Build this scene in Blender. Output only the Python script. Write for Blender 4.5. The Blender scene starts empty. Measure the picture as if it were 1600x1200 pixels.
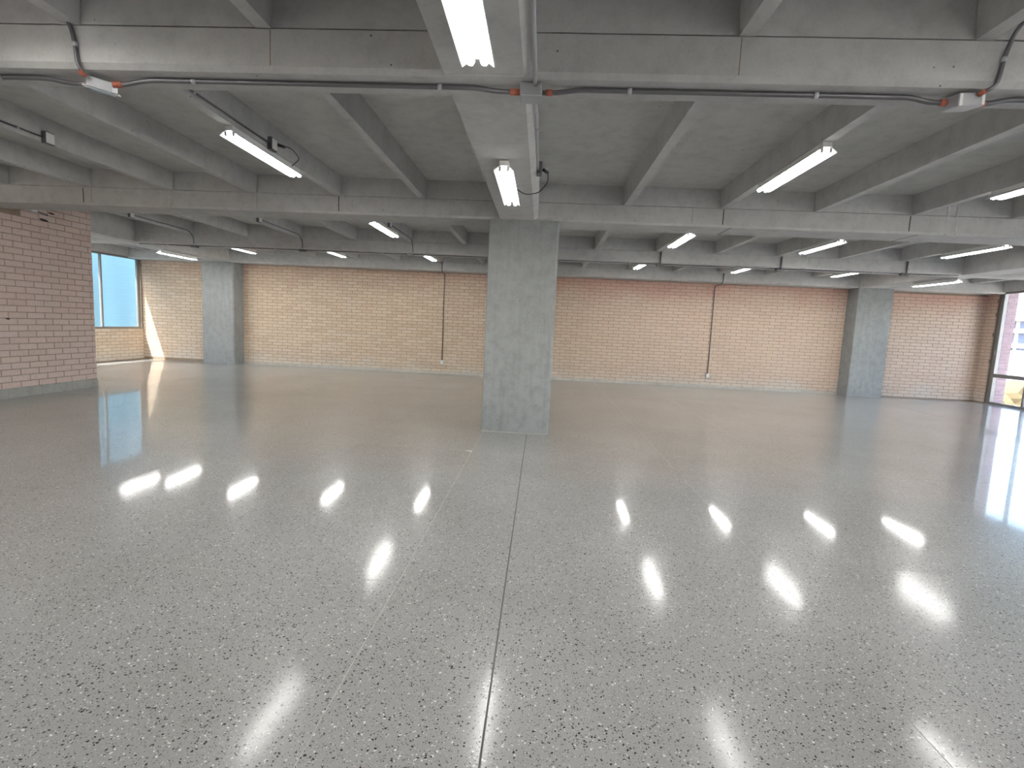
import bpy, bmesh, math, random
from mathutils import Vector, Matrix
random.seed(7)
S = bpy.context.scene
COL = S.collection

# ------------------------------------------------------------------ camera
EYE = 1.5
def camera_axes(yaw, pitch, roll):
    cy, sy, cp, sp, cr, sr = math.cos(yaw), math.sin(yaw), math.cos(pitch), math.sin(pitch), math.cos(roll), math.sin(roll)
    f = Vector((-sy*cp, cy*cp, -sp)); r = Vector((cy, sy, 0)); u = r.cross(f)
    return cr*r + sr*u, -sr*r + cr*u, f
cr_, cu_, cf_ = camera_axes(0.0521, 0.1126, 0.0463)
cam = bpy.data.cameras.new('camera'); camo = bpy.data.objects.new('camera', cam); COL.objects.link(camo)
cam.sensor_width = 36; cam.lens = 808.56/1600*36; cam.clip_start = 0.05; cam.clip_end = 500
camo.matrix_world = Matrix(((cr_.x, cu_.x, -cf_.x, 0), (cr_.y, cu_.y, -cf_.y, 0), (cr_.z, cu_.z, -cf_.z, EYE), (0, 0, 0, 1)))
S.camera = camo

# ------------------------------------------------------------------ light
TUBE = 5.8          # emission of the fluorescent tubes
SKY = 0.22
SUN = 3.1
S.view_settings.view_transform = 'Standard'; S.view_settings.look = 'None'
S.view_settings.gamma = 1.0; S.view_settings.use_curve_mapping = False
S.view_settings.exposure = 3.22
W = bpy.data.worlds.new('sky'); S.world = W; W.use_nodes = True
wn, wl = W.node_tree.nodes, W.node_tree.links
wn.clear()
wo = wn.new('ShaderNodeOutputWorld'); wb = wn.new('ShaderNodeBackground'); ws = wn.new('ShaderNodeTexSky')
ws.sky_type = 'NISHITA'; ws.sun_disc = False; ws.sun_elevation = math.radians(50); ws.sun_rotation = math.radians(197)
ws.air_density = 1.0; ws.dust_density = 3.0
wb.inputs['Strength'].default_value = SKY
wl.new(ws.outputs[0], wb.inputs[0]); wl.new(wb.outputs[0], wo.inputs[0])
sl = bpy.data.lights.new('sun', 'SUN'); sl.energy = SUN; sl.angle = math.radians(0.6); sl.color = (1.0, 0.96, 0.88)
slo = bpy.data.objects.new('sun', sl); COL.objects.link(slo); slo.location = (-8, -10, 20)
slo.rotation_euler = Vector((0.30, 0.42, -1.0)).to_track_quat('-Z', 'Y').to_euler()

# ------------------------------------------------------------------ materials
def new_mat(name):
    m = bpy.data.materials.new(name); m.use_nodes = True
    nt = m.node_tree
    return m, nt.nodes, nt.links, nt.nodes['Principled BSDF']
def mixc(n, l, fac, a, b, mode='MIX'):
    x = n.new('ShaderNodeMix'); x.data_type = 'RGBA'; x.blend_type = mode
    for i, v in ((0, fac), (6, a), (7, b)):
        if hasattr(v, 'default_value') or hasattr(v, 'is_linked'): l.new(v, x.inputs[i])
        elif isinstance(v, (int, float)): x.inputs[i].default_value = v
        else: x.inputs[i].default_value = (*v, 1) if len(v) == 3 else v
    return x.outputs[2]
def maprange(n, l, v, a, b, c=0.0, d=1.0, smooth=False):
    x = n.new('ShaderNodeMapRange'); l.new(v, x.inputs[0])
    if smooth: x.interpolation_type = 'SMOOTHSTEP'
    for i, k in enumerate((a, b, c, d)): x.inputs[i+1].default_value = k
    return x.outputs[0]
def math2(n, l, op, a, b):
    x = n.new('ShaderNodeMath'); x.operation = op
    for i, v in enumerate((a, b)):
        if isinstance(v, (int, float)): x.inputs[i].default_value = v
        else: l.new(v, x.inputs[i])
    return x.outputs[0]
def noise(n, l, vec, scale, detail=4, rough=0.55):
    x = n.new('ShaderNodeTexNoise'); x.inputs['Scale'].default_value = scale; x.inputs['Detail'].default_value = detail
    x.inputs['Roughness'].default_value = rough; l.new(vec, x.inputs['Vector']); return x.outputs[0]
def position(n):
    return n.new('ShaderNodeNewGeometry').outputs['Position']

def concrete(name, a, b, grain=1.0, streak=False):
    m, n, l, p = new_mat(name); pos = position(n)
    big = noise(n, l, pos, 0.9, 5, 0.6); mid = noise(n, l, pos, 7, 6, 0.65); fine = noise(n, l, pos, 60, 3)
    c = mixc(n, l, maprange(n, l, big, 0.32, 0.68), a, b)
    c = mixc(n, l, maprange(n, l, mid, 0.45, 0.8, 0, 0.5*grain), c, tuple(v*0.55 for v in a))
    c = mixc(n, l, maprange(n, l, fine, 0.3, 0.7, 0, 0.18*grain), c, tuple(min(1, v*1.25) for v in b))
    v = n.new('ShaderNodeTexVoronoi'); v.inputs['Scale'].default_value = 9; l.new(pos, v.inputs['Vector'])
    pore = math2(n, l, 'LESS_THAN', v.outputs['Distance'], 0.06)
    sel = math2(n, l, 'GREATER_THAN', noise(n, l, pos, 3.1, 2), 0.54)
    c = mixc(n, l, math2(n, l, 'MULTIPLY', math2(n, l, 'MULTIPLY', pore, sel), 0.7), c, (0.03, 0.03, 0.03))
    if streak:   # board marks of the shuttering
        mp = n.new('ShaderNodeMapping'); mp.inputs['Scale'].default_value = (3, 3, 0.25); l.new(pos, mp.inputs[0])
        st = noise(n, l, mp.outputs[0], 5, 4)
        c = mixc(n, l, maprange(n, l, st, 0.48, 0.75, 0, 0.3), c, tuple(v*0.7 for v in a))
    l.new(c, p.inputs['Base Color']); p.inputs['Roughness'].default_value = 0.8; p.inputs['Specular IOR Level'].default_value = 0.3
    bp = n.new('ShaderNodeBump'); bp.inputs['Strength'].default_value = 0.25; bp.inputs['Distance'].default_value = 0.004
    l.new(mid, bp.inputs['Height']); l.new(bp.outputs[0], p.inputs['Normal'])
    return m
CONC = concrete('fair faced concrete', (0.46, 0.455, 0.45), (0.55, 0.545, 0.535))
SOFFIT = concrete('slab soffit concrete', (0.47, 0.465, 0.445), (0.56, 0.555, 0.53))
COLUMN = concrete('column concrete', (0.27, 0.28, 0.28), (0.345, 0.355, 0.355), 1.2, True)
CURB = concrete('curb mortar', (0.34, 0.33, 0.31), (0.46, 0.45, 0.43), 1.0)

def brick_mat(name, tones, stain):
    m, n, l, p = new_mat(name); g = n.new('ShaderNodeNewGeometry'); pos = g.outputs['Position']
    oi = n.new('ShaderNodeObjectInfo')
    r = math2(n, l, 'FRACT', math2(n, l, 'ADD', oi.outputs['Random'], g.outputs['Random Per Island']), 0)
    ramp = n.new('ShaderNodeValToRGB'); l.new(r, ramp.inputs[0]); e = ramp.color_ramp.elements
    e[0].position = 0; e[0].color = (*tones[0], 1); e[1].position = 1; e[1].color = (*tones[-1], 1)
    for i, t in enumerate(tones[1:-1]):
        k = e.new((i+1)/(len(tones)-1)); k.color = (*t, 1)
    c = ramp.outputs[0]
    c = mixc(n, l, maprange(n, l, noise(n, l, pos, 0.7, 4), 0.35, 0.65, 0, 0.5), c, tones[0])
    c = mixc(n, l, maprange(n, l, noise(n, l, pos, 25, 4), 0.4, 0.75, 0, 0.28), c, tuple(v*0.6 for v in tones[1]))
    if stain:   # redder, damp upper courses and pale lime bloom on the lowest ones
        sx = n.new('ShaderNodeSeparateXYZ'); l.new(pos, sx.inputs[0])
        hz = math2(n, l, 'ADD', sx.outputs['Z'], math2(n, l, 'MULTIPLY', noise(n, l, pos, 1.3, 4), 1.1))
        right = maprange(n, l, sx.outputs['X'], -4.5, 0.5, 0.25, 0.75)
        c = mixc(n, l, maprange(n, l, sx.outputs['X'], -3.0, 2.0, 0, 0.45), c, (0.66, 0.50, 0.43))
        c = mixc(n, l, math2(n, l, 'MULTIPLY', maprange(n, l, hz, 2.8, 3.5, 0, 1, True), right), c, (0.60, 0.345, 0.285))
        c = mixc(n, l, maprange(n, l, hz, 0.5, 1.0, 0.6, 0, True), c, (0.64, 0.60, 0.55))
    l.new(c, p.inputs['Base Color']); p.inputs['Roughness'].default_value = 0.85; p.inputs['Specular IOR Level'].default_value = 0.25
    bp = n.new('ShaderNodeBump'); bp.inputs['Strength'].default_value = 0.3; bp.inputs['Distance'].default_value = 0.003
    l.new(noise(n, l, pos, 45, 4), bp.inputs['Height']); l.new(bp.outputs[0], p.inputs['Normal'])
    return m
BRICK = brick_mat('tan clay brick', [(0.675, 0.54, 0.415), (0.60, 0.47, 0.355), (0.715, 0.575, 0.44), (0.69, 0.585, 0.485)], True)
BRICK_PINK = brick_mat('pink clay brick', [(0.70, 0.56, 0.52), (0.66, 0.52, 0.48), (0.73, 0.585, 0.535), (0.70, 0.58, 0.55)], False)
BRICK_DARK = brick_mat('darkened clay brick', [(0.26, 0.185, 0.215), (0.225, 0.16, 0.185), (0.29, 0.215, 0.24)], False)  # fin brick colour darkened so outdoor light does not burn it out
MORTAR = concrete('dark mortar', (0.27, 0.21, 0.155), (0.34, 0.27, 0.20), 0.6)

def terrazzo():
    m, n, l, p = new_mat('polished terrazzo'); pos = position(n)
    oi = n.new('ShaderNodeObjectInfo')
    c = mixc(n, l, maprange(n, l, noise(n, l, pos, 0.8, 5), 0.35, 0.65), (0.268, 0.26, 0.254), (0.328, 0.322, 0.32))
    c = mixc(n, l, math2(n, l, 'MULTIPLY', oi.outputs['Random'], 0.12), c, (0.24, 0.225, 0.20))
    c = mixc(n, l, maprange(n, l, noise(n, l, pos, 120, 3), 0.35, 0.7, 0, 0.45), c, (0.40, 0.39, 0.375))
    for sc, r0, lo, dark, pale in ((88, 0.36, 0.66, (0.028, 0.025, 0.022), (0.66, 0.65, 0.62)), (170, 0.36, 0.62, (0.07, 0.062, 0.055), (0.58, 0.57, 0.54))):
        wn_ = n.new('ShaderNodeTexNoise'); wn_.inputs['Scale'].default_value = sc*0.9; wn_.inputs['Detail'].default_value = 1; l.new(pos, wn_.inputs['Vector'])
        vm = n.new('ShaderNodeVectorMath'); vm.operation = 'MULTIPLY_ADD'; l.new(wn_.outputs['Color'], vm.inputs[0]); vm.inputs[1].default_value = (1.1/sc, 1.1/sc, 0); l.new(pos, vm.inputs[2])
        v = n.new('ShaderNodeTexVoronoi'); v.inputs['Scale'].default_value = sc; l.new(vm.outputs[0], v.inputs['Vector'])
        sp = n.new('ShaderNodeSeparateColor'); l.new(v.outputs['Color'], sp.inputs[0])
        rad = math2(n, l, 'MULTIPLY', sp.outputs[1], r0)
        inside = math2(n, l, 'LESS_THAN', v.outputs['Distance'], math2(n, l, 'ADD', rad, 0.08))
        isd = math2(n, l, 'MULTIPLY', inside, math2(n, l, 'GREATER_THAN', sp.outputs[0], lo))
        isp = math2(n, l, 'MULTIPLY', inside, math2(n, l, 'LESS_THAN', sp.outputs[0], 0.13))
        c = mixc(n, l, isd, c, dark); c = mixc(n, l, isp, c, pale)
    l.new(c, p.inputs['Base Color'])
    p.inputs['Roughness'].default_value = 0.30
    p.inputs['Specular IOR Level'].default_value = 0.06; p.inputs['Coat Weight'].default_value = 1.0; sy = n.new('ShaderNodeSeparateXYZ'); l.new(pos, sy.inputs[0])   # the pours near the middle are more worn than the far ones
    l.new(math2(n, l, 'ADD', maprange(n, l, sy.outputs['Y'], 3.2, 4.4, 0.12, 0.05), math2(n, l, 'MULTIPLY', oi.outputs['Random'], 0.02)), p.inputs['Coat Roughness']); p.inputs['Coat IOR'].default_value = 1.205
    p.inputs['IOR'].default_value = 1.55
    bp = n.new('ShaderNodeBump'); bp.inputs['Strength'].default_value = 0.35; bp.inputs['Distance'].default_value = 0.004
    l.new(noise(n, l, pos, 1.6, 1), bp.inputs['Height']); l.new(bp.outputs[0], p.inputs['Normal'])
    return m
TERRAZZO = terrazzo()

def plain(name, c, rough=0.5, metal=0.0, vary=0.15, spec=0.5):
    m, n, l, p = new_mat(name); pos = position(n)
    k = mixc(n, l, maprange(n, l, noise(n, l, pos, 14, 4), 0.35, 0.7, 0, vary), c, tuple(v*0.55 for v in c))
    l.new(k, p.inputs['Base Color']); p.inputs['Roughness'].default_value = rough; p.inputs['Metallic'].default_value = metal
    p.inputs['Specular IOR Level'].default_value = spec
    return m
GROUT = plain('pale grout', (0.50, 0.49, 0.46), 0.6)
JOINT = plain('dark joint filler', (0.10, 0.097, 0.09), 0.7)
STEEL = plain('galvanised conduit', (0.18, 0.175, 0.185), 0.4, 0.6)
STEEL_PALE = plain('pale galvanised steel', (0.50, 0.51, 0.53), 0.4, 0.4)
ENAMEL = plain('white enamel', (0.80, 0.80, 0.78), 0.35, 0, 0.05)
SOCKET = plain('grey lamp socket', (0.55, 0.55, 0.55), 0.5)
BLACK = plain('black rubber cord', (0.015, 0.015, 0.015), 0.5)
RUST = plain('orange red connector', (0.42, 0.12, 0.07), 0.6)
ALU = plain('brown grey aluminium', (0.27, 0.26, 0.25), 0.4, 0.35)
LIME = plain('white lime streak', (0.62, 0.61, 0.59), 0.9)
HOLE = plain('dark hole', (0.06, 0.045, 0.04), 0.9)
WHITE_RENDER = plain('grey white render', (0.24, 0.24, 0.24), 0.8)
BLUE_GLASS = plain('far bluish glazing', (0.06, 0.08, 0.15), 0.2)
EARTH = plain('dry pale earth', (0.45, 0.415, 0.355), 0.95, 0, 0.4)
DRY = plain('dry ochre foliage', (0.085, 0.065, 0.03), 0.9, 0, 0.5)
CANVAS = plain('white canvas', (0.4, 0.39, 0.39), 0.8)
CANVAS_RED = plain('red canvas', (0.22, 0.06, 0.09), 0.8)
def tube_mat():
    m, n, l, p = new_mat('lit fluorescent tube'); p.inputs['Base Color'].default_value = (0.9, 0.9, 0.9, 1)
    p.inputs['Emission Color'].default_value = (1.0, 0.99, 0.96, 1); p.inputs['Emission Strength'].default_value = TUBE
    return m
TUBE_M = tube_mat()
def glass_mat():
    m, n, l, p = new_mat('window glass'); n.remove(p)
    o = n['Material Output']; t = n.new('ShaderNodeBsdfTransparent'); g = n.new('ShaderNodeBsdfGlossy'); x = n.new('ShaderNodeMixShader')
    t.inputs[0].default_value = (0.93, 0.96, 0.97, 1); g.inputs['Roughness'].default_value = 0.02
    f = n.new('ShaderNodeFresnel'); gm = n.new('ShaderNodeNewGeometry')
    l.new(maprange(n, l, gm.outputs['Backfacing'], 0, 1, 1.45, 1/1.45), f.inputs[0])
    l.new(f.outputs[0], x.inputs[0]); l.new(t.outputs[0], x.inputs[1]); l.new(g.outputs[0], x.inputs[2]); l.new(x.outputs[0], o.inputs[0])
    return m
GLASS = glass_mat()
def tarp_mat():
    m, n, l, p = new_mat('translucent blue sheeting'); n.remove(p)
    o = n['Material Output']; d = n.new('ShaderNodeBsdfDiffuse'); t = n.new('ShaderNodeBsdfTranslucent'); x = n.new('ShaderNodeMixShader')
    d.inputs[0].default_value = (0.27, 0.385, 0.425, 1); t.inputs[0].default_value = (0.285, 0.40, 0.44, 1); x.inputs[0].default_value = 0.55
    l.new(d.outputs[0], x.inputs[1]); l.new(t.outputs[0], x.inputs[2]); l.new(x.outputs[0], o.inputs[0])
    return m
TARP = tarp_mat()

# ------------------------------------------------------------------ mesh helpers
def add_box(bm, lo, hi):
    x0, y0, z0 = lo; x1, y1, z1 = hi
    v = [bm.verts.new(c) for c in ((x0,y0,z0),(x1,y0,z0),(x1,y1,z0),(x0,y1,z0),(x0,y0,z1),(x1,y0,z1),(x1,y1,z1),(x0,y1,z1))]
    for f in ((3,2,1,0),(4,5,6,7),(0,1,5,4),(1,2,6,5),(2,3,7,6),(3,0,4,7)): bm.faces.new([v[i] for i in f])
    return v
def add_prism(bm, prof, axis, a, b):
    """closed 2D profile swept from a to b along axis ('x': profile is (y,z); 'y': (x,z); 'z': (x,y))"""
    def P(p, t):
        return {'x': (t, p[0], p[1]), 'y': (p[0], t, p[1]), 'z': (p[0], p[1], t)}[axis]
    A = [bm.verts.new(P(p, a)) for p in prof]; B = [bm.verts.new(P(p, b)) for p in prof]; n = len(prof)
    for i in range(n): bm.faces.new((A[i], A[(i+1) % n], B[(i+1) % n], B[i]))
    bm.faces.new(A[::-1]); bm.faces.new(B)
def add_tube(bm, pts, r, seg=8, cap=True):
    pts = [Vector(p) for p in pts]; rings = []; ref = None
    for i, p in enumerate(pts):
        d = (pts[min(i+1, len(pts)-1)] - pts[max(i-1, 0)]).normalized()
        if ref is None: ref = Vector((0, 0, 1)) if abs(d.z) < 0.9 else Vector((1, 0, 0))
        s = d.cross(ref).normalized(); t = s.cross(d).normalized(); ref = t
        rings.append([bm.verts.new(p + r*(math.cos(2*math.pi*k/seg)*s + math.sin(2*math.pi*k/seg)*t)) for k in range(seg)])
    for a, b in zip(rings, rings[1:]):
        for k in range(seg):
            f = bm.faces.new((a[k], a[(k+1) % seg], b[(k+1) % seg], b[k])); f.smooth = True
    if cap: bm.faces.new(rings[0][::-1]); bm.faces.new(rings[-1])
def mesh_of(bm, name, mat):
    bmesh.ops.recalc_face_normals(bm, faces=bm.faces)
    me = bpy.data.meshes.new(name); bm.to_mesh(me); bm.free(); me.materials.append(mat); return me
def obj(name, bm, mat, parent=None, loc=None):
    o = bpy.data.objects.new(name, bm if isinstance(bm, bpy.types.Mesh) else mesh_of(bm, name, mat)); COL.objects.link(o)
    if parent: o.parent = parent
    if loc: o.location = loc
    return o
def tag(o, label, cat, group=None, kind=None):
    if label: o['label'] = label
    if cat: o['category'] = cat
    if group: o['group'] = group
    if kind: o['kind'] = kind
    return o
def struct(o, label=None, cat=None, group=None): return tag(o, label, cat, group, 'structure')
def empty(name, loc=(0, 0, 0), rz=0):
    o = bpy.data.objects.new(name, None); COL.objects.link(o); o.location = loc; o.rotation_euler = (0, 0, rz); o.empty_display_size = 0.1
    return o
def box(name, lo, hi, mat, parent=None, bevel=0):
    bm = bmesh.new(); add_box(bm, lo, hi)
    if bevel: bmesh.ops.bevel(bm, geom=list(bm.edges), offset=bevel, segments=1, affect='EDGES')
    return obj(name, bm, mat, parent)
def copy_tree(o, parent=None):
    c = o.copy(); COL.objects.link(c)
    if parent: c.parent = parent
    for ch in list(o.children): copy_tree(ch, c)
    return c
def bent(pts, r=0.06, n=4):
    """round the corners of a polyline"""
    pts = [Vector(p) for p in pts]; out = [pts[0]]
    for a, b, c in zip(pts, pts[1:], pts[2:]):
        d1, d2 = (a-b), (c-b); k = min(r, d1.length*0.45, d2.length*0.45); p, q = b+d1.normalized()*k, b+d2.normalized()*k
        for i in range(n+1):
            t = i/n; out.append((1-t)**2*p + 2*t*(1-t)*b + t*t*q)
    return out + [pts[-1]]

# ------------------------------------------------------------------ main dimensions
ZB, ZJ, ZS = 2.91, 3.145, 3.39          # girder soffit, joist soffit, slab soffit
YW, XL, XR = 14.9, -11.87, 12.0         # back wall, left window wall, right window wall
YR = -5.0                               # wall behind the camera
GIRD = [(-0.75, -0.35), (3.12, 3.42), (7.139, 7.70), (11.02, 11.42), (14.42, 14.95)]

# ------------------------------------------------------------------ floor
fl = struct(box('floor', (XL-0.2, YR, -0.20), (XR+0.2, YW+0.2, -0.0012), GROUT), 'polished grey terrazzo floor with dark and pale chips', 'floor')
def joint_cuts(lines, gap): return list(zip(lines, lines[1:]))
xl = [XL, -10.6, -9.2, -7.8, -6.4, -4.95, -3.55, -2.15, -0.75, -0.135, 1.55, 2.95, 4.35, 5.75, 7.15, 8.55, 10.0, XR]
yl_left = [YR, -2.4, 0.66, 2.80, 3.87, 6.0, 8.2, 10.4, 12.6, YW]
yl_right = [YR, -2.4, 0.66, 2.80, 3.43, 5.9, 8.2, 10.4, 12.6, YW]
unit = bmesh.new(); add_box(unit, (0, 0, -0.012), (1, 1, 0)); PANEL = mesh_of(unit, 'floor_panel', TERRAZZO)
for x0, x1 in zip(xl, xl[1:]):
    ya = yl_left if x1 < 0 and x0 < -0.8 else yl_right
    for y0, y1 in zip(ya, ya[1:]):
        o = bpy.data.objects.new('floor_panel', PANEL); COL.objects.link(o); o.parent = fl
        gx0 = 0.0042 if x0 == -0.135 else 0.0016; gx1 = 0.0042 if x1 == -0.135 else 0.0016
        o.location = (x0+gx0, y0+0.0015, 0); o.scale = (x1-x0-gx0-gx1, y1-y0-0.003, 1)
        o.rotation_euler = (random.uniform(-0.0004, 0.0004), random.uniform(-0.0004, 0.0004), 0)
box('expansion_joint', (-0.1405, YR, -0.004), (-0.1295, YW, -0.0008), JOINT, fl)

# ------------------------------------------------------------------ ceiling slab, girders, beams, joists
ceil = struct(box('ceiling', (XL-0.25, YR-0.2, ZS), (XR+0.95, YW+0.3, ZS+0.25), SOFFIT), 'bare grey concrete slab soffit above the joists', 'ceiling')  # right overhang lengthened out of view to block high sky light
GN = ['behind the camera', 'nearest across the view', 'resting on the free-standing column', 'between the column and the brick wall', 'along the top of the back brick wall']
c = 0.028
for (y0, y1), nm in zip(GIRD, GN):
    bm = bmesh.new()
    add_prism(bm, [(y0+c, ZB), (y1-c, ZB), (y1, ZB+c), (y1, ZJ-0.004), (y0, ZJ-0.004), (y0, ZB+c)], 'x', XL-0.2, XR+0.2)
    g = struct(obj('concrete_girder', bm, CONC), 'long grey concrete girder ' + nm, 'girder')
    bm = bmesh.new(); add_box(bm, (XL-0.2, y0+0.005, ZJ+0.006), (XR+0.2, y1-0.005, ZS+0.002)); add_box(bm, (XL-0.2, y0+0.022, ZJ-0.006), (XR+0.2, y1-0.022, ZJ+0.008))
    obj('upper_band', bm, CONC, g)
    if abs(y0-3.12) < .01: seams = (-1.66, 1.02)
    elif abs(y0-7.139) < .01: seams = (-4.0, -6.38, 1.9)
    else: seams = ()
    for x in seams: box('cast_seam', (x-0.003, y0-0.001, ZB+0.03), (x+0.003, y0+0.004, ZJ-0.008), MORTAR, g)
    if y0 > 4:     # narrow vertical joint recesses and lime runs on the face
        if abs(y0-7.139) < .01 :
            for x in (2.30, 4.66, -2.85, -6.5): box('joint_recess', (x-0.006, y0-0.0015, ZB+0.03), (x+0.006, y0+0.004, ZJ-0.01), HOLE, g)
            for x in (2.42, 4.80): box('joint_recess', (x-0.006, y0+0.03, ZB-0.0015), (x+0.006, y1-0.03, ZB+0.004), HOLE, g)
            runs = [(-5.365, 2.90, 3.14), (-5.26, 2.90, 3.14), (5.12, 2.915, 3.27), (5.235, 2.915, 3.27)]
        elif y0 < 12: runs = [(5.145, 2.91, 3.19), (5.29, 2.91, 3.19)]
        else: runs = [(5.09, 2.92, 3.16), (5.20, 2.92, 3.16)]
        for x, z0, z1 in runs:
            bm = bmesh.new(); k = 7
            for i in range(k):
                za, zb = z0+(z1-z0)*i/k, z0+(z1-z0)*(i+1)/k; w = random.uniform(0.004, 0.010); dx = random.uniform(-0.004, 0.004)
                add_box(bm, (x+dx-w, y0-0.002, za), (x+dx+w, y0+(0.01), zb))
            obj('lime_streak', bm, LIME, g)['kind'] = 'stuff'
def beam(x0, x1, label, y_from=YR, y_to=GIRD[4][0]+0.1):
    root = struct(empty('concrete_beam', (0.5*(x0+x1), 0, ZB)), label, 'beam')
    ys = [(GIRD[0][1], GIRD[1][0]), (GIRD[1][1], GIRD[2][0]), (GIRD[2][1], GIRD[3][0]), (GIRD[3][1], GIRD[4][0])]
    hw = 0.5*(x1-x0); e = 0.05
    for a, b in ys:
        bm = bmesh.new()
        add_prism(bm, [(-hw, 0.003), (hw-e, 0.003), (hw, 0.032), (hw, ZS-ZB), (-hw, ZS-ZB)], 'y', a, b)
        obj('span', bm, CONC, root)
    # soffit strip where the beam crosses each girder
    for (a, b) in GIRD[1:4]:
        bm = bmesh.new(); add_box(bm, (-hw, a-0.001, -0.0015), (hw-e, b+0.001, 0.02)); obj('crossing', bm, CONC, root)
    return root
beam(-0.633, -0.126, 'wide concrete beam running away overhead to the free-standing column')
beam(-9.42, -8.90, 'wide concrete beam ending over the left column of the back wall')
beam(8.33, 8.92, 'wide concrete beam ending over the right column of the back wall')
JL = [-1.70, -2.86, -4.05, -5.24, -6.43, -7.64]; JR = [1.05, 2.30, 3.50, 4.72, 5.95, 7.16]
jb = bmesh.new()
add_prism(jb, [(-0.045, 0), (0.045, 0), (0.062, ZS-ZJ), (-0.062, ZS-ZJ)], 'y', 0, 1); JOIST = mesh_of(jb, 'concrete_joist', CONC)
ORD = ['first', 'second', 'third', 'fourth', 'fifth', 'sixth', 'seventh', 'eighth', 'ninth']
BAYN = ['in the bay overhead in front of the nearest girder', 'between the nearest girder and the column girder', 'in the bay just behind the free-standing column', 'in the last bay before the brick wall']
for b in range(4):
    y0, y1 = GIRD[b][1], GIRD[b+1][0]
    for side, xs in (('left', JL + ([-10.25, -11.3] if b > 1 else [])), ('right', JR + ([10.1, 11.2] if b > 1 else []))):
        for i, x in enumerate(xs):
            if b == 0 and i > 3: continue
            o = bpy.data.objects.new('concrete_joist', JOIST); COL.objects.link(o)
            o.location = (x, y0, ZJ); o.scale = (1, y1-y0, 1)
            struct(o, '%s concrete joist %s of the middle beam, %s' % (ORD[i], side, BAYN[b]), 'joist', 'concrete ceiling joists')

# ------------------------------------------------------------------ columns
def column(x0, x1, y0, y1, label, e=0.030):
    bm = bmesh.new()
    add_prism(bm, [(x0+e*.4, y0), (x1-e, y0), (x1, y0+e), (x1, y1), (x0, y1), (x0, y0+e*.4)], 'z', 0.0, ZB+0.002)
    return struct(obj('concrete_column', bm, COLUMN), label, 'column')
cc = column(-0.7793, 0.1672, 7.1385, 7.85, 'free-standing square concrete column in the middle of the floor')
bm = bmesh.new()
for i in range(11):
    a = -0.775+i*0.085; add_box(bm, (a, 7.128+random.uniform(0, .004), 0.0), (a+0.085, 7.14, random.uniform(0.008, 0.022)))
obj('mortar_edge', bm, CURB, cc)['kind'] = 'stuff'
column(-9.72, -8.787, 14.42, 15.0, 'concrete column at the left end of the long brick wall')
column(8.3407, 9.2606, 14.42, 15.0, 'concrete column at the right end of the long brick wall')

# ------------------------------------------------------------------ brick walls
bb = bmesh.new(); add_box(bb, (0, -0.0, 0), (1, 0.03, 1)); 
def brick_mesh(mat):
    bm = bmesh.new(); L, H, D, e = 0.287, 1.0, 0.03, 0.004
    # front face slightly inset so every arris is softened; back left open inside the mortar
    v = [bm.verts.new(p) for p in ((0, 0, 0), (L, 0, 0), (L, 0, H), (0, 0, H))]
    f = [bm.verts.new(p) for p in ((e, -e, e*11), (L-e, -e, e*11), (L-e, -e, H-e*11), (e, -e, H-e*11))]
    b = [bm.verts.new(p) for p in ((0, D, 0), (L, D, 0), (L, D, H), (0, D, H))]
    bm.faces.new(f)
    for i in range(4):
        j = (i+1) % 4
        bm.faces.new((v[i], v[j], f[j], f[i])); bm.faces.new((b[i], b[j], v[j], v[i]))
    return mesh_of(bm, 'brick', mat)
BM = {}
def brick_wall(wall, o0, u, n, length, z0, z1, course, mat, hide=None, phase=0.0, mod=0.2965, top=None):
    """lay bricks on a mortar face starting at o0, along unit u, outward normal n"""
    if mat.name not in BM: BM[mat.name] = brick_mesh(mat)
    me = BM[mat.name]; u = Vector(u); n = Vector(n); o0 = Vector(o0); jt = 0.0095
    rz = math.atan2(u.y, u.x); items = []
    rows = int((z1-z0)/course + 0.3)
    for r in range(rows):
        z = z0 + r*course; h = min(course-jt, z1-z-0.003)
        if h < 0.02: continue
        s = -((r % 2)*0.5*mod + phase + random.uniform(-0.012, 0.012)) % mod - mod
        while s < length:
            a, b = max(s, 0.0), min(s+mod-jt, length)
            if b-a > 0.008 and (top is None or z+h <= top(a)):
                p = o0 + u*a; p.z = z
                mid = o0 + u*(0.5*(a+b)); mid.z = z
                items.append((p, b-a, h, mid))
            s += mod
    eye = Vector((0, 0, EYE))
    vis = [it for it in items if not (hide and hide(it[3]))]
    vis.sort(key=lambda it: -(it[1]*abs((eye-it[3]).normalized().dot(n))/(eye-it[3]).length))
    single = set(id(it) for it in vis[:300]); rest = bmesh.new(); nrest = 0
    for it in items:
        p, w, h, mid = it; out = n*random.uniform(-0.0018, 0.0022)
        M = Matrix.Translation(p+out) @ Matrix.Rotation(rz, 4, 'Z') @ Matrix.Rotation(random.uniform(-0.003, 0.003), 4, 'X') @ Matrix.Diagonal((w/0.287, 1, h, 1))
        if id(it) in single:
            o = bpy.data.objects.new('brick', me); COL.objects.link(o); o.parent = wall; o.matrix_local = wall.matrix_world.inverted() @ M
        else:
            k = len(rest.verts); rest.from_mesh(me); rest.verts.ensure_lookup_table()
            bmesh.ops.transform(rest, matrix=M, verts=rest.verts[k:]); nrest += 1
    if nrest: tag(obj('brickwork', rest, mat, wall), None, None, None, 'stuff')
    else: rest.free()
bb.free()
TH = 0.25
CZ, CO = 0.075, 0.0886
wb_ = struct(box('wall_back', (-8.79, YW, 0), (8.345, YW+TH, ZB+0.02), MORTAR), 'long tan brick wall across the far end of the hall', 'wall')
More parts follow.
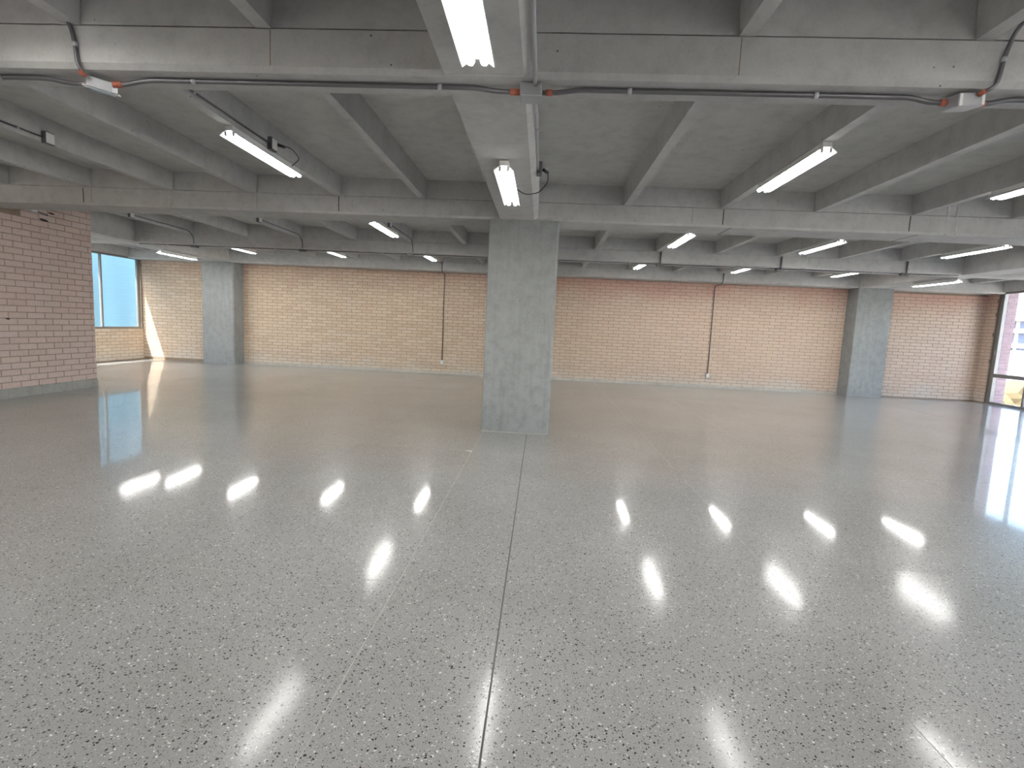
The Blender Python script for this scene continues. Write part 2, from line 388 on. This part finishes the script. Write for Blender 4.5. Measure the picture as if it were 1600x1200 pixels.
brick_wall(wb_, (-8.787, YW, 0), (1, 0, 0), (0, -1, 0), 17.125, CZ, ZB, CO, BRICK, hide=lambda m: -1.65 < m.x < 0.40)
wbl = struct(box('wall_back_left', (XL-0.2, YW, 0), (-9.70, YW+TH, ZB+0.02), MORTAR), 'short brick wall between the left window and the left column', 'wall')
brick_wall(wbl, (XL, YW, 0), (1, 0, 0), (0, -1, 0), 2.16, CZ, ZB, CO, BRICK)
wbr = struct(box('wall_back_right', (9.25, YW, 0), (XR, YW+TH, ZB+0.02), MORTAR), 'short shaded brick wall right of the right column', 'wall')
brick_wall(wbr, (9.262, YW, 0), (1, 0, 0), (0, -1, 0), 2.738, 0.03, ZB, CO, BRICK)
# near left brick wall (faces right, ends in mid floor)
XN = -8.276
wn1 = struct(box('wall_left', (XN-0.28, 7.72, 0), (XN, 9.205, ZJ+0.1), MORTAR), 'pinkish brick wall at the left edge, with a grey curb', 'wall')
brick_wall(wn1, (XN, 7.30, 0), (0, 1, 0), (1, 0, 0), 1.905, 0.155, ZJ+0.1, 0.1, BRICK_PINK, phase=0.11, mod=0.30, hide=lambda m: m.y < 7.3, top=lambda a: ZB if a < 0.44 else 9)
box('wall_core', (XN-0.28, YR, 0), (XN, 7.72, ZB), MORTAR, wn1)
for y, z, w, h in ((8.31, 2.865, 0.16, 0.045), (7.63, 1.243, 0.07, 0.03), (8.45, 3.0, 0.12, 0.03)):
    bm = bmesh.new(); add_prism(bm, [(y-w/2, z+h*.3), (y-w*.2, z-h*.4), (y+w*.3, z-h*.5), (y+w/2, z), (y+w*.2, z+h*.4), (y-w*.3, z+h*.5)], 'x', XN+0.002, XN+0.0085)
    obj('chipped_hole', bm, HOLE, wn1)
def curb(name, axis, at, a, b, h, depth, label, facing):
    bm = bmesh.new(); n = int((b-a)/0.11); prev = 0
    for i in range(n):
        s, t = a+(b-a)*i/n, a+(b-a)*(i+1)/n; d = depth+random.uniform(-.003, .004); hh = h+random.uniform(-.008, .008)
        if axis == 'x': add_prism(bm, [(at, 0), (at-d, 0), (at-d*.75, hh), (at, hh+.004)], 'x', s, t)
        else: add_prism(bm, [(at, 0), (at+facing*d, 0), (at+facing*d*.75, hh), (at, hh+.004)], 'y', s, t)
    return struct(obj(name, bm, CURB), label, 'baseboard')
curb('baseboard_left', 'y', XN, 6.9, 9.21, 0.150, 0.022, 'grey mortar curb at the foot of the pinkish left wall', 1)
curb('baseboard_back', 'x', YW, -8.78, 8.335, 0.07, 0.022, 'pale mortar curb at the foot of the long brick wall', -1).data.materials[0] = concrete('limewashed curb', (0.46, 0.43, 0.39), (0.56, 0.53, 0.49), 1.0)
# left window wall
wwl = struct(box('wall_left_window', (XL-0.24, 8.4, 0), (XL, YW+TH, 0.905), MORTAR), 'low brick wall under the left window', 'wall')
brick_wall(wwl, (XL, 10.9, 0), (0, 1, 0), (1, 0, 0), 4.0, 0.02, 0.90, CO, BRICK, hide=lambda m: m.y < 12.9)
sp_ = struct(box('trim_1', (XL-0.24, 8.4, 2.95), (XL, YW+TH, ZS), CONC), 'concrete spandrel above the left window', 'lintel')
struct(box('wall_left_return', (XL-0.24, 8.2, 0), (XN-0.28, 8.4, ZS), CONC))
wf = struct(box('wall_front', (XN-0.28, YR-0.2, 0), (XR, YR, 0.9), CONC))
box('lintel', (XN-0.28, YR-0.2, 2.75), (XR, YR, ZS), CONC, wf)
for x0, x1 in ((XN-0.28, -7.5), (-5.3, 3.4), (5.0, XR)): box('wall_pier', (x0, YR-0.2, 0.9), (x1, YR, 2.75), CONC, wf)  # two openings between these piers added for fill daylight from behind

# ------------------------------------------------------------------ windows
def window_y(name, x, ys, z0, z1, rails, fr, depth, label, first_wide=0.06):
    """window in a plane x = const: posts at ys, cross rails at heights, panes between"""
    w = struct(empty(name, (x, ys[0], z0)), label, 'window')
    def lb(nm, lo, hi, mat, bev=0.004): 
        return box(nm, (lo[0], lo[1]-ys[0], lo[2]-z0), (hi[0], hi[1]-ys[0], hi[2]-z0), mat, w, bev)
    d = depth/2
    lb('head_rail', (-d, ys[0], z1-fr), (d, ys[-1], z1), ALU); lb('sill_rail', (-d, ys[0], z0), (d, ys[-1], z0+fr), ALU)
    for i, y in enumerate(ys):
        k = 0.9 if 0 < i < len(ys)-1 else 1.3
        a, b = (y, y+fr*k*1.6) if i == 0 else ((y-fr*k*1.6, y) if i == len(ys)-1 else (y-fr*k*.5, y+fr*k*.5))
        lb('post', (-d*.98, a, z0+fr), (d*.98, b, z1-fr), ALU)
    zs = [z0] + rails + [z1]
    for i in range(len(ys)-1):
        a, b = ys[i]+(fr*2.0 if i == 0 else fr*.45), ys[i+1]-(fr*2.0 if i == len(ys)-2 else fr*.45)
        for zr in rails: lb('cross_rail', (-d*.95, a, zr-fr*.8), (d*.95, b, zr+fr*.8), ALU)
        for q in range(len(zs)-1):
            lo = zs[q]+(fr if q == 0 else fr*.8); hi = zs[q+1]-(fr if q == len(zs)-2 else fr*.8)
            lb('pane', (-0.003, a, lo), (0.003, b, hi), GLASS, 0)
    return w
window_y('window_1', XL-0.05, [10.3, 11.7, 13.50, 14.86], 0.905, 2.95, [], 0.055, 0.06, 'left window with grey metal frame and pale blue sheeting outside')
w2 = window_y('window_2', XR+0.10, [YR, -3.7, -2.4, -1.1, 0.2, 1.5, 2.8, 4.1, 5.4, 6.7, 8.0, 9.3, 10.6, 12.0, 13.50, 14.56], 0.0, ZB+0.06, [0.765], 0.06, 0.09, 'full-height window wall on the right with brown grey metal frame')
box('latch', (-0.06, 14.47-YR, 1.30), (-0.045, 14.49-YR, 1.42), STEEL_PALE, w2)
pier = struct(box('wall_right', (XR, 14.57, 0), (XR+TH, YW+TH, ZB+0.06), MORTAR), 'narrow brick pier between the shaded brick wall and the right window', 'wall')
brick_wall(pier, (XR, YW-0.001, 0), (0, -1, 0), (-1, 0, 0), 0.33, 0.03, ZB+0.05, CO, BRICK, mod=0.34)
struct(box('trim_2', (XR-0.02, YR, ZB+0.06), (XR+TH, YW+TH, ZS), CONC), 'concrete edge beam above the right window wall', 'lintel')

# ------------------------------------------------------------------ outside
struct(box('ground', (-60, -60, -2.3), (XR+1.2, YR-0.3, -2.0), EARTH), 'pale ground behind the camera outside', 'ground')
struct(box('ground', (XR+1.2, -40, -2.3), (140, 160, -2.0), EARTH), 'dry pale ground outside the right window', 'ground')
struct(box('terrace', (XR+0.2, YR, -0.35), (XR+0.95, 30, -0.04), COLUMN), 'pale concrete ledge outside the right window', 'ledge')
fin = struct(box('trim_3', (XR+TH, YW, -0.04), (XR+0.80, YW+TH, ZS), MORTAR), 'sunlit brick fin just outside the right window', 'wall')
brick_wall(fin, (XR+TH, YW, 0), (1, 0, 0), (0, -1, 0), 0.55, 0.0, ZS, CO, BRICK_DARK)
for y in (12.2, 9.5, 6.8, 4.1, 1.4, -1.3): box('added_shade_fin', (XR+TH, y-0.15, -0.04), (XR+0.80, y+0.15, ZS), BRICK_DARK, fin)  # unseen extra fins added to cut oblique daylight through the right windows
fb = tag(empty('office_building', (27, 37, -2.0)), 'pale far building with bluish window bands seen through the right window', 'building')
for i, (z0, z1) in enumerate(((0, 2.3), (3.55, 3.85), (4.55, 4.85), (5.35, 5.85))):
    box('floor_band', (0, -0.25, z0), (22, 8, z1), WHITE_RENDER, fb)
for i, (z0, z1) in enumerate(((2.3, 3.55), (3.85, 4.55), (4.85, 5.35))):
    bm = bmesh.new(); add_box(bm, (0.2, 0.1, z0), (21.8, 7.8, z1)); g = obj('window_band', bm, BLUE_GLASS, fb)
    for k in range(11): box('mullion', (0.9+k*2, 0.02, z0), (1.15+k*2, 0.12, z1), WHITE_RENDER, g)
tn = tag(empty('market_canopy', (27.5, 30.5, -2.0)), 'small white and red canopy in front of the far pale building', 'canopy')
bm = bmesh.new(); add_prism(bm, [(-1.6, 2.3), (1.6, 2.3), (1.2, 2.9), (0, 3.4), (-1.2, 2.9)], 'y', -1.4, 1.4); obj('canopy_roof', bm, CANVAS, tn)
box('red_valance', (0.0, -1.45, 2.25), (1.65, 1.45, 2.75), CANVAS_RED, tn)
for sx in (-1.5, 1.5):
    for sy in (-1.3, 1.3): box('leg', (sx-.03, sy-.03, 0), (sx+.03, sy+.03, 2.3), STEEL_PALE, tn)
def bush(x, y, r, h, label):
    bm = bmesh.new(); bmesh.ops.create_icosphere(bm, subdivisions=3, radius=1)
    for v in bm.verts:
        k = 1+random.uniform(-.22, .22); v.co = Vector((v.co.x*r*k, v.co.y*r*k, h*.5+v.co.z*h*.5*k))
    o = obj('dry_bush', bm, DRY, None, (x, y, -2.0)); tag(o, label, 'bush')
bush(22.5, 26.2, 1.3, 1.9, 'dry ochre bush on the ground outside the right window')
bush(25.9, 26.4, 1.5, 2.2, 'taller dry ochre bush at the right edge outside the window')
bm = bmesh.new()
NY, NZ = 40, 12
vv = [[bm.verts.new((0.05*math.sin(i*0.9+j*0.25)+0.03*math.sin(i*0.37-j*.5), 9+i*0.2, -0.5+j*0.36)) for j in range(NZ+1)] for i in range(NY+1)]
for i in range(NY):
    for j in range(NZ):
        f = bm.faces.new((vv[i][j], vv[i+1][j], vv[i+1][j+1], vv[i][j+1])); f.smooth = True
tp = obj('blue_sheeting', bm, TARP, None, (-13.1, 0, 0)); tag(tp, 'pale blue translucent sheeting hanging outside the left window', 'sheeting')
sm = tp.modifiers.new('thickness', 'SOLIDIFY'); sm.thickness = 0.004
struct(box('ground', (-60, -40, -0.7), (XL-0.3, 80, -0.5), EARTH), 'pale ground outside the left window', 'ground')

# ------------------------------------------------------------------ fluorescent lights
def make_light():
    t = empty('fluorescent_light'); L = 0.655
    bm = bmesh.new(); add_box(bm, (-0.04, -L, -0.045), (0.04, L, 0)); bmesh.ops.bevel(bm, geom=list(bm.edges), offset=0.004, segments=1, affect='EDGES')
    obj('housing', bm, ENAMEL, t)
    bm = bmesh.new()
    for s in (-1, 1):
        add_prism(bm, [(s*0.028, -0.045), (s*0.040, -0.045), (s*0.088, -0.082), (s*0.088, -0.086), (s*0.084, -0.086)], 'y', -L, L)
    obj('reflector', bm, ENAMEL, t)
    tb = bmesh.new(); add_tube(tb, [(0, -L+0.035, 0), (0, L-0.035, 0)], 0.021, 12); tm = mesh_of(tb, 'fluorescent_tube', TUBE_M)
    hb = bmesh.new(); add_box(hb, (-0.011, -0.012, -0.012), (0.011, 0.012, 0.03)); hm = mesh_of(hb, 'lamp_holder', SOCKET)
    for s in (-1, 1):
        obj('fluorescent_tube', tm, None, t, (s*0.036, 0, -0.072))
        for e in (-1, 1): obj('lamp_holder', hm, None, t, (s*0.036, e*(L-0.022), -0.074))
    return t
proto = make_light(); used = [False]
def light(x, y, z, label, group, cord=0, plug=None):
    o = proto if not used[0] else copy_tree(proto)
    used[0] = True
    for ch in [k for k in o.children if k.name.startswith('power_cord')]: bpy.data.objects.remove(ch)
    o.location = (x, y, z); tag(o, label, 'light', group)
    return o
GL = 'twin-tube fluorescent lights'
CB = [2.20, 5.29, 9.32, 12.88]
def cord(o, pts, plug):
    """black cord from the fixture to its socket (world points)"""
    b = o.location; bm = bmesh.new(); add_tube(bm, [Vector(p)-b for p in bent(pts, 0.09, 5)], 0.0045, 6); k = obj('power_cord', bm, BLACK, o)
    bm = bmesh.new(); p, q = Vector(plug[0])-b, Vector(plug[1])-b; add_tube(bm, [p, p.lerp(q, .6), q], 0.016, 8); obj('plug', bm, BLACK, k)
dz = 0.0
lights = [
 (-0.400, 2.19, ZB, 'fluorescent light overhead under the middle beam, nearest the camera'),
 (-0.400, 5.29, ZB, 'fluorescent light under the middle beam just before the column, with a black cord'),
 (-2.86, 1.95, ZJ, 'fluorescent light above the view at the upper left corner'),
 (2.30, 1.65, ZJ, 'fluorescent light above the view at the upper right'),
 (-5.24, 1.95, ZJ, 'added fluorescent fill light in the near bay beyond the left edge of the picture'),  # unseen lamp added to brighten the pinkish left wall
 (-7.64, 1.95, ZJ, 'farthest added fluorescent fill light in the near bay beyond the left edge of the picture'),  # another unseen lamp added for the left wall
 (-7.64, 4.90, ZJ, 'added fluorescent fill light beyond the left edge of the picture, near the pinkish wall'),  # unseen lamp added close by to light the pinkish wall
 (4.72, 1.65, ZJ, 'added fluorescent fill light in the near bay beyond the right edge of the picture'),  # unseen lamp added to brighten the right of the near bay
 (-2.86, 5.31, ZJ, 'long fluorescent light on a joist left of the middle beam, before the column'),
 (2.30, 5.31, ZJ, 'long fluorescent light on a joist right of the middle beam, before the column'),
 (4.72, 5.31, ZJ, 'fluorescent light cut by the right edge of the picture'),
 (-2.86, 9.30, ZJ, 'fluorescent light left of the column, in the bay behind it'),
 (2.30, 9.30, ZJ, 'first fluorescent light right of the column, in the bay behind it'),
 (4.72, 9.42, ZJ, 'second fluorescent light right of the column, in the bay behind it'),
 (7.16, 9.32, ZJ, 'third fluorescent light right of the column, in the bay behind it'),
 (-9.16, 12.72, ZB, 'fluorescent light under the beam before the left column'),
 (-10.25, 12.60, ZJ, 'fluorescent light glimpsed above the left window'),
 (-7.64, 12.85, ZJ, 'small fluorescent light in the last bay, right of the left column'),
 (-5.24, 12.88, ZJ, 'small fluorescent light in the last bay, third from the column on the left side'),
 (-2.86, 12.88, ZJ, 'small fluorescent light in the last bay, next left of the free-standing column'),
 (2.30, 12.88, ZJ, 'small fluorescent light in the last bay, first right of the free-standing column'),
 (4.72, 12.88, ZJ, 'small fluorescent light in the last bay, above the right wall conduit'),
 (7.16, 12.88, ZJ, 'small fluorescent light in the last bay, near the top of the right column'),
 (8.62, 11.42+0.70, ZB, 'fluorescent light under the right beam near the right window'),
]
LO = [light(x, y, z, lb, GL) for x, y, z, lb in lights]

# ------------------------------------------------------------------ conduits, boxes, sockets
def jbox(name, loc, size, label, mat=STEEL_PALE, rot=(0, 0, 0), cover=True, cat='junction box', group=None):
    t = empty(name, loc); t.rotation_euler = rot; tag(t, label, cat, group); a, b, h = (s/2 for s in size)
    bm = bmesh.new(); add_box(bm, (-a, -b, -h), (a, b, h)); bmesh.ops.bevel(bm, geom=list(bm.edges), offset=min(a, b, h)*.12, segments=1, affect='EDGES')
    obj('body', bm, mat, t)
    return t
def conduit(pts, r, label, mat=STEEL, clamps=(), ends=(), group='electrical conduits', bend=0.06, name='conduit'):
    o = bpy.data.objects.new(name, None); COL.objects.link(o); o.location = pts[0]; b = Vector(pts[0]); tag(o, label, 'conduit', group)
    bm = bmesh.new(); add_tube(bm, [p-b for p in bent(pts, bend)], r, 10); obj('pipe', bm, mat, o)
    for p, d in clamps:
        p = Vector(p)-b; d = Vector(d); bm = bmesh.new(); add_tube(bm, [p-d*.012, p, p+d*.012], r*1.35, 10); obj('clamp', bm, STEEL_PALE, o)
    for p, q in ends:
        bm = bmesh.new(); add_tube(bm, [Vector(p)-b, Vector(p).lerp(Vector(q), .5)-b, Vector(q)-b], r*1.25, 10); obj('connector', bm, RUST, o)
    return o
X_ = (1, 0, 0); Y_ = (0, 1, 0); Z_ = (0, 0, 1)
zc = ZB-0.017; yc = 3.235; zl = ZB-0.036
# run under the nearest girder: left, middle and right boxes
bA = jbox('junction_box', (-2.80, yc+0.01, ZB-0.052), (0.13, 0.13, 0.06), 'tilted open junction box under the nearest girder, upper left', rot=(0.18, 0.12, 0.5))
bm = bmesh.new(); add_box(bm, (-0.055, -0.055, -0.036), (0.055, 0.055, -0.031)); obj('cover_plate', bm, plain('pale blue grey cover', (0.45, 0.55, 0.57), 0.5), bA)
for s in (-1, 1):
    bm = bmesh.new(); add_box(bm, (s*0.066, -0.03, -0.03), (s*0.09, 0.03, -0.022)); obj('ear', bm, ENAMEL, bA)
bM = jbox('junction_box', (-0.135, yc-0.0, ZB-0.037), (0.125, 0.125, 0.072), 'square grey junction box under the nearest girder beside the middle beam', plain('grey box paint', (0.30, 0.30, 0.31), 0.5))
bm = bmesh.new(); add_box(bm, (-0.058, -0.058, -0.04), (0.058, 0.058, -0.036)); obj('cover_plate', bm, STEEL_PALE, bM)
bR = jbox('junction_box', (2.30, yc-0.02, ZB-0.045), (0.15, 0.12, 0.07), 'junction box under the nearest girder, upper right, with red connectors', rot=(0.1, -0.1, 0.1))
for s in (-1, 1):
    bm = bmesh.new(); add_box(bm, (s*0.055, -0.062, -0.03), (s*0.072, -0.058, 0.03)); obj('flange', bm, ENAMEL, bR)
conduit([(-7.9, yc, zc), (-3.15, yc, zc), (-2.98, yc, zl-.01), (-2.87, yc, zl-.01)], 0.0145, 'thick conduit under the nearest girder, left of the open box', clamps=[((-3.45, yc, zc), X_)], ends=[((-2.885, yc, zl-.01), (-2.86, yc, zl-.01))])
conduit([(-2.715, yc, zl-.01), (-2.65, yc, zl-.01), (-2.50, yc, zc), (-0.46, yc, zc), (-0.34, yc, zl), (-0.20, yc, zl)], 0.0145, 'thick conduit under the nearest girder from the open box to the middle box', clamps=[((-2.20, yc, zc), X_), ((-0.68, yc, zc), X_)], ends=[((-2.725, yc, zl-.01), (-2.66, yc, zl-.01)), ((-0.26, yc, zl), (-0.20, yc, zl))])
conduit([(-0.07, yc, zl), (0.02, yc, zl), (0.14, yc, zc), (2.03, yc, zc), (2.13, yc, zl-.005), (2.23, yc, zl-.005)], 0.0145, 'thick conduit under the nearest girder right of the middle box', clamps=[((0.44, yc, zc), X_), ((1.50, yc, zc), X_)], ends=[((-0.05, yc, zl), (-0.01, yc, zl)), ((2.19, yc, zl-.005), (2.23, yc, zl-.005))])
conduit([(2.385, yc, zl-.005), (2.45, yc, zl-.005), (2.56, yc, zc), (7.9, yc, zc)], 0.0145, 'thick conduit under the nearest girder at the right edge', clamps=[((2.9, yc, zc), X_)], ends=[((2.385, yc, zl-.005), (2.43, yc, zl-.005))])
yf = GIRD[1][0]-0.014
conduit([(-2.99, yf-0.35, 3.33), (-2.95, yf-0.05, 3.27), (-2.86, yf, 3.15), (-2.835, yf, 3.00), (-2.83, yf, 2.93), (-2.815, yc-0.105, ZB-0.035)], 0.011, 'dark flexible conduit bending down the nearest girder to the open box', clamps=[((-2.835, yf, 3.03), Z_)], ends=[((-2.818, yc-0.125, ZB-0.03), (-2.815, yc-0.095, ZB-0.037))], bend=0.1)
conduit([(2.45, yf-0.25, 3.26), (2.44, yf-0.02, 3.20), (2.41, yf, 3.08), (2.395, yf, 2.96), (2.38, yf, 2.90), (2.33, yc-0.105, ZB-0.03)], 0.011, 'grey conduit bending down the nearest girder to the right junction box', clamps=[((2.405, yf, 3.04), Z_)], ends=[((2.34, yc-0.12, ZB-0.025), (2.33, yc-0.09, ZB-0.032))], bend=0.1)
# along the right edge of the middle beam
xb, zb_ = -0.108, ZB+0.02
conduit([(-0.112, yc-0.065, ZB-0.02), (-0.112, 3.02, zb_), (-0.112, GIRD[0][1]+.1, zb_)], 0.0115, 'lilac grey conduit along the middle beam from the middle box toward the camera', STEEL_PALE, clamps=[((-0.112, 2.32, zb_), Y_)])
conduit([(-0.112, yc+0.065, ZB-0.02), (-0.112, 3.46, zb_+.01), (-0.112, 5.05, zb_+.035)], 0.0105, 'lilac grey conduit along the middle beam from the middle box to the socket', STEEL_PALE, clamps=[((-0.112, 4.0, zb_+.015), Y_)])
def socket(loc, size, label, mat=STEEL_PALE, face=(1, 0, 0)):
    t = jbox('socket_box', loc, size, label, mat, cat='socket', group='lamp sockets')
    return t
sb = socket((-0.10, 5.11, ZB+0.075), (0.05, 0.11, 0.11), 'socket box on the middle beam beside the last lamp', STEEL)
cord(LO[1], [(-0.33, 5.36, ZB-0.05), (-0.24, 5.42, ZB-0.09), (-0.10, 5.42, ZB-0.07), (-0.01, 5.25, ZB-0.0), (-0.022, 5.15, ZB+0.06)], ((-0.018, 5.17, ZB+0.06), (-0.066, 5.13, ZB+0.075)))
def joist_socket(x, y, side, label, plug_light=None):
    xf = x + side*0.07
    t = socket((xf, y, 3.19), (0.045, 0.11, 0.12), label, STEEL)
    bm = bmesh.new(); a = side*0.0225; add_box(bm, (min(a, a+side*.005), -0.045, -0.05), (max(a, a+side*.005), 0.045, 0.05)); obj('face_plate', bm, ENAMEL, t)
    return xf
xf = joist_socket(-2.86, 5.275, 1, 'socket box with plug on the joist left of the middle beam')
conduit([(xf-.005, 3.43, 3.187), (xf-.005, 5.22, 3.187)], 0.009, 'thin conduit along the joist beside the long left light', clamps=[((xf-.005, 4.1, 3.187), Y_)])
cord(LO[8], [(-2.83, 5.75, ZJ-0.03), (-2.77, 5.72, ZJ+0.0), (-2.69, 5.66, 3.17), (-2.70, 5.50, 3.23), (-2.755, 5.38, 3.215)], ((-2.745, 5.43, 3.218), (-2.772, 5.335, 3.21)))
xf = joist_socket(-5.24, 5.29, 1, 'empty socket box on the fourth joist left of the middle beam')
conduit([(xf-.005, 3.43, 3.187), (xf-.005, 5.235, 3.187)], 0.009, 'thin conduit along the fourth joist at the upper left', clamps=[((xf-.005, 4.98, 3.187), Y_)])
for x, nm in ((-2.86, 'second joist left of the column'), (-5.24, 'fourth joist left of the column'), (-7.64, 'sixth joist left of the column')):
    xf = joist_socket(x, 9.30, 1, 'socket box on the %s, bay behind the column' % nm)
    conduit([(xf-.005, 9.36, 3.187), (xf-.005, 10.86, 3.187), (xf-.005, 11.003, 3.06), (xf-.005, 11.003, 2.93)], 0.009, 'thin conduit along the %s, bay behind the column' % nm, bend=0.12)
# run along the foot of the third girder with a box under each lamp row
y3 = GIRD[3][0]+0.055
prev = -8.85
for i, (x, nm) in enumerate(((-7.60, 'sixth left joist'), (-5.20, 'fourth left joist'), (-2.86, 'second left joist'), (2.36, 'second right joist'), (4.78, 'fourth right joist'), (7.24, 'sixth right joist'))):
    conduit([(prev, y3, ZB-0.012), (x-0.07, y3, ZB-0.012)], 0.010, 'conduit under the third girder reaching the box below the %s' % nm, STEEL, clamps=[((x-0.6, y3, ZB-0.012), X_)])
    jbox('junction_box', (x, y3, ZB-0.026), (0.13, 0.10, 0.05), 'small dark box under the third girder below the %s' % nm, STEEL)
    if x > 0: conduit([(x, GIRD[3][0]-0.02, ZJ-0.01), (x, GIRD[3][0]-0.02, ZB-0.01), (x, y3-0.05, ZB-0.022)], 0.016, 'thick vertical conduit on the third girder below the %s' % nm, STEEL, bend=0.03)
    prev = x+0.07
conduit([(prev, y3, ZB-0.012), (8.3, y3, ZB-0.012)], 0.010, 'thin conduit under the third girder toward the right beam', STEEL)
# drops on the back wall
for x, nm, top in ((-2.84, 'left of the free-standing column', ZB+.02), (4.74, 'right of the free-standing column', ZB-0.05)):
    if x > 0: pts = [(x+0.05, GIRD[4][0]-0.018, ZJ), (x+0.05, GIRD[4][0]-0.018, ZB+0.01), (x+0.045, GIRD[4][0]+0.02, ZB-0.03), (x, YW-0.06, ZB-0.06), (x, YW-0.022, ZB-0.14), (x, YW-0.022, 0.40)]
    else: pts = [(x+0.01, GIRD[4][0]-0.015, ZJ), (x+0.01, GIRD[4][0]-0.015, ZB-0.01), (x, YW-0.022, ZB-0.05), (x, YW-0.022, 0.40)]
    conduit(pts, 0.0125, 'conduit running down the brick wall %s' % nm, STEEL, clamps=[((x, YW-0.022, 1.6), Z_)], bend=0.05)
    t = jbox('wall_socket', (x, YW-0.03, 0.345), (0.10, 0.055, 0.13), 'socket box low on the brick wall %s' % nm, STEEL_PALE, cat='socket')
    bm = bmesh.new(); add_box(bm, (-0.042, -0.033, -0.055), (0.042, -0.0275, 0.055)); obj('face_plate', bm, ENAMEL, t)
# leftover bracket at the top of the left wall
t = jbox('junction_box', (XN+0.03, 8.12, 2.985), (0.05, 0.09, 0.06), 'white broken box at the top of the pinkish left wall', ENAMEL)
bm = bmesh.new(); add_tube(bm, [(0, -0.05, 0.01), (0.005, -0.13, 0.02), (0, -0.22, 0.015)], 0.012, 8); obj('cable_stub', bm, BLACK, t)
bm = bmesh.new(); add_tube(bm, [(0, 0.05, -0.01), (0.01, 0.14, -0.02), (0.0, 0.24, -0.03)], 0.008, 8); obj('cable_stub', bm, BLACK, t)
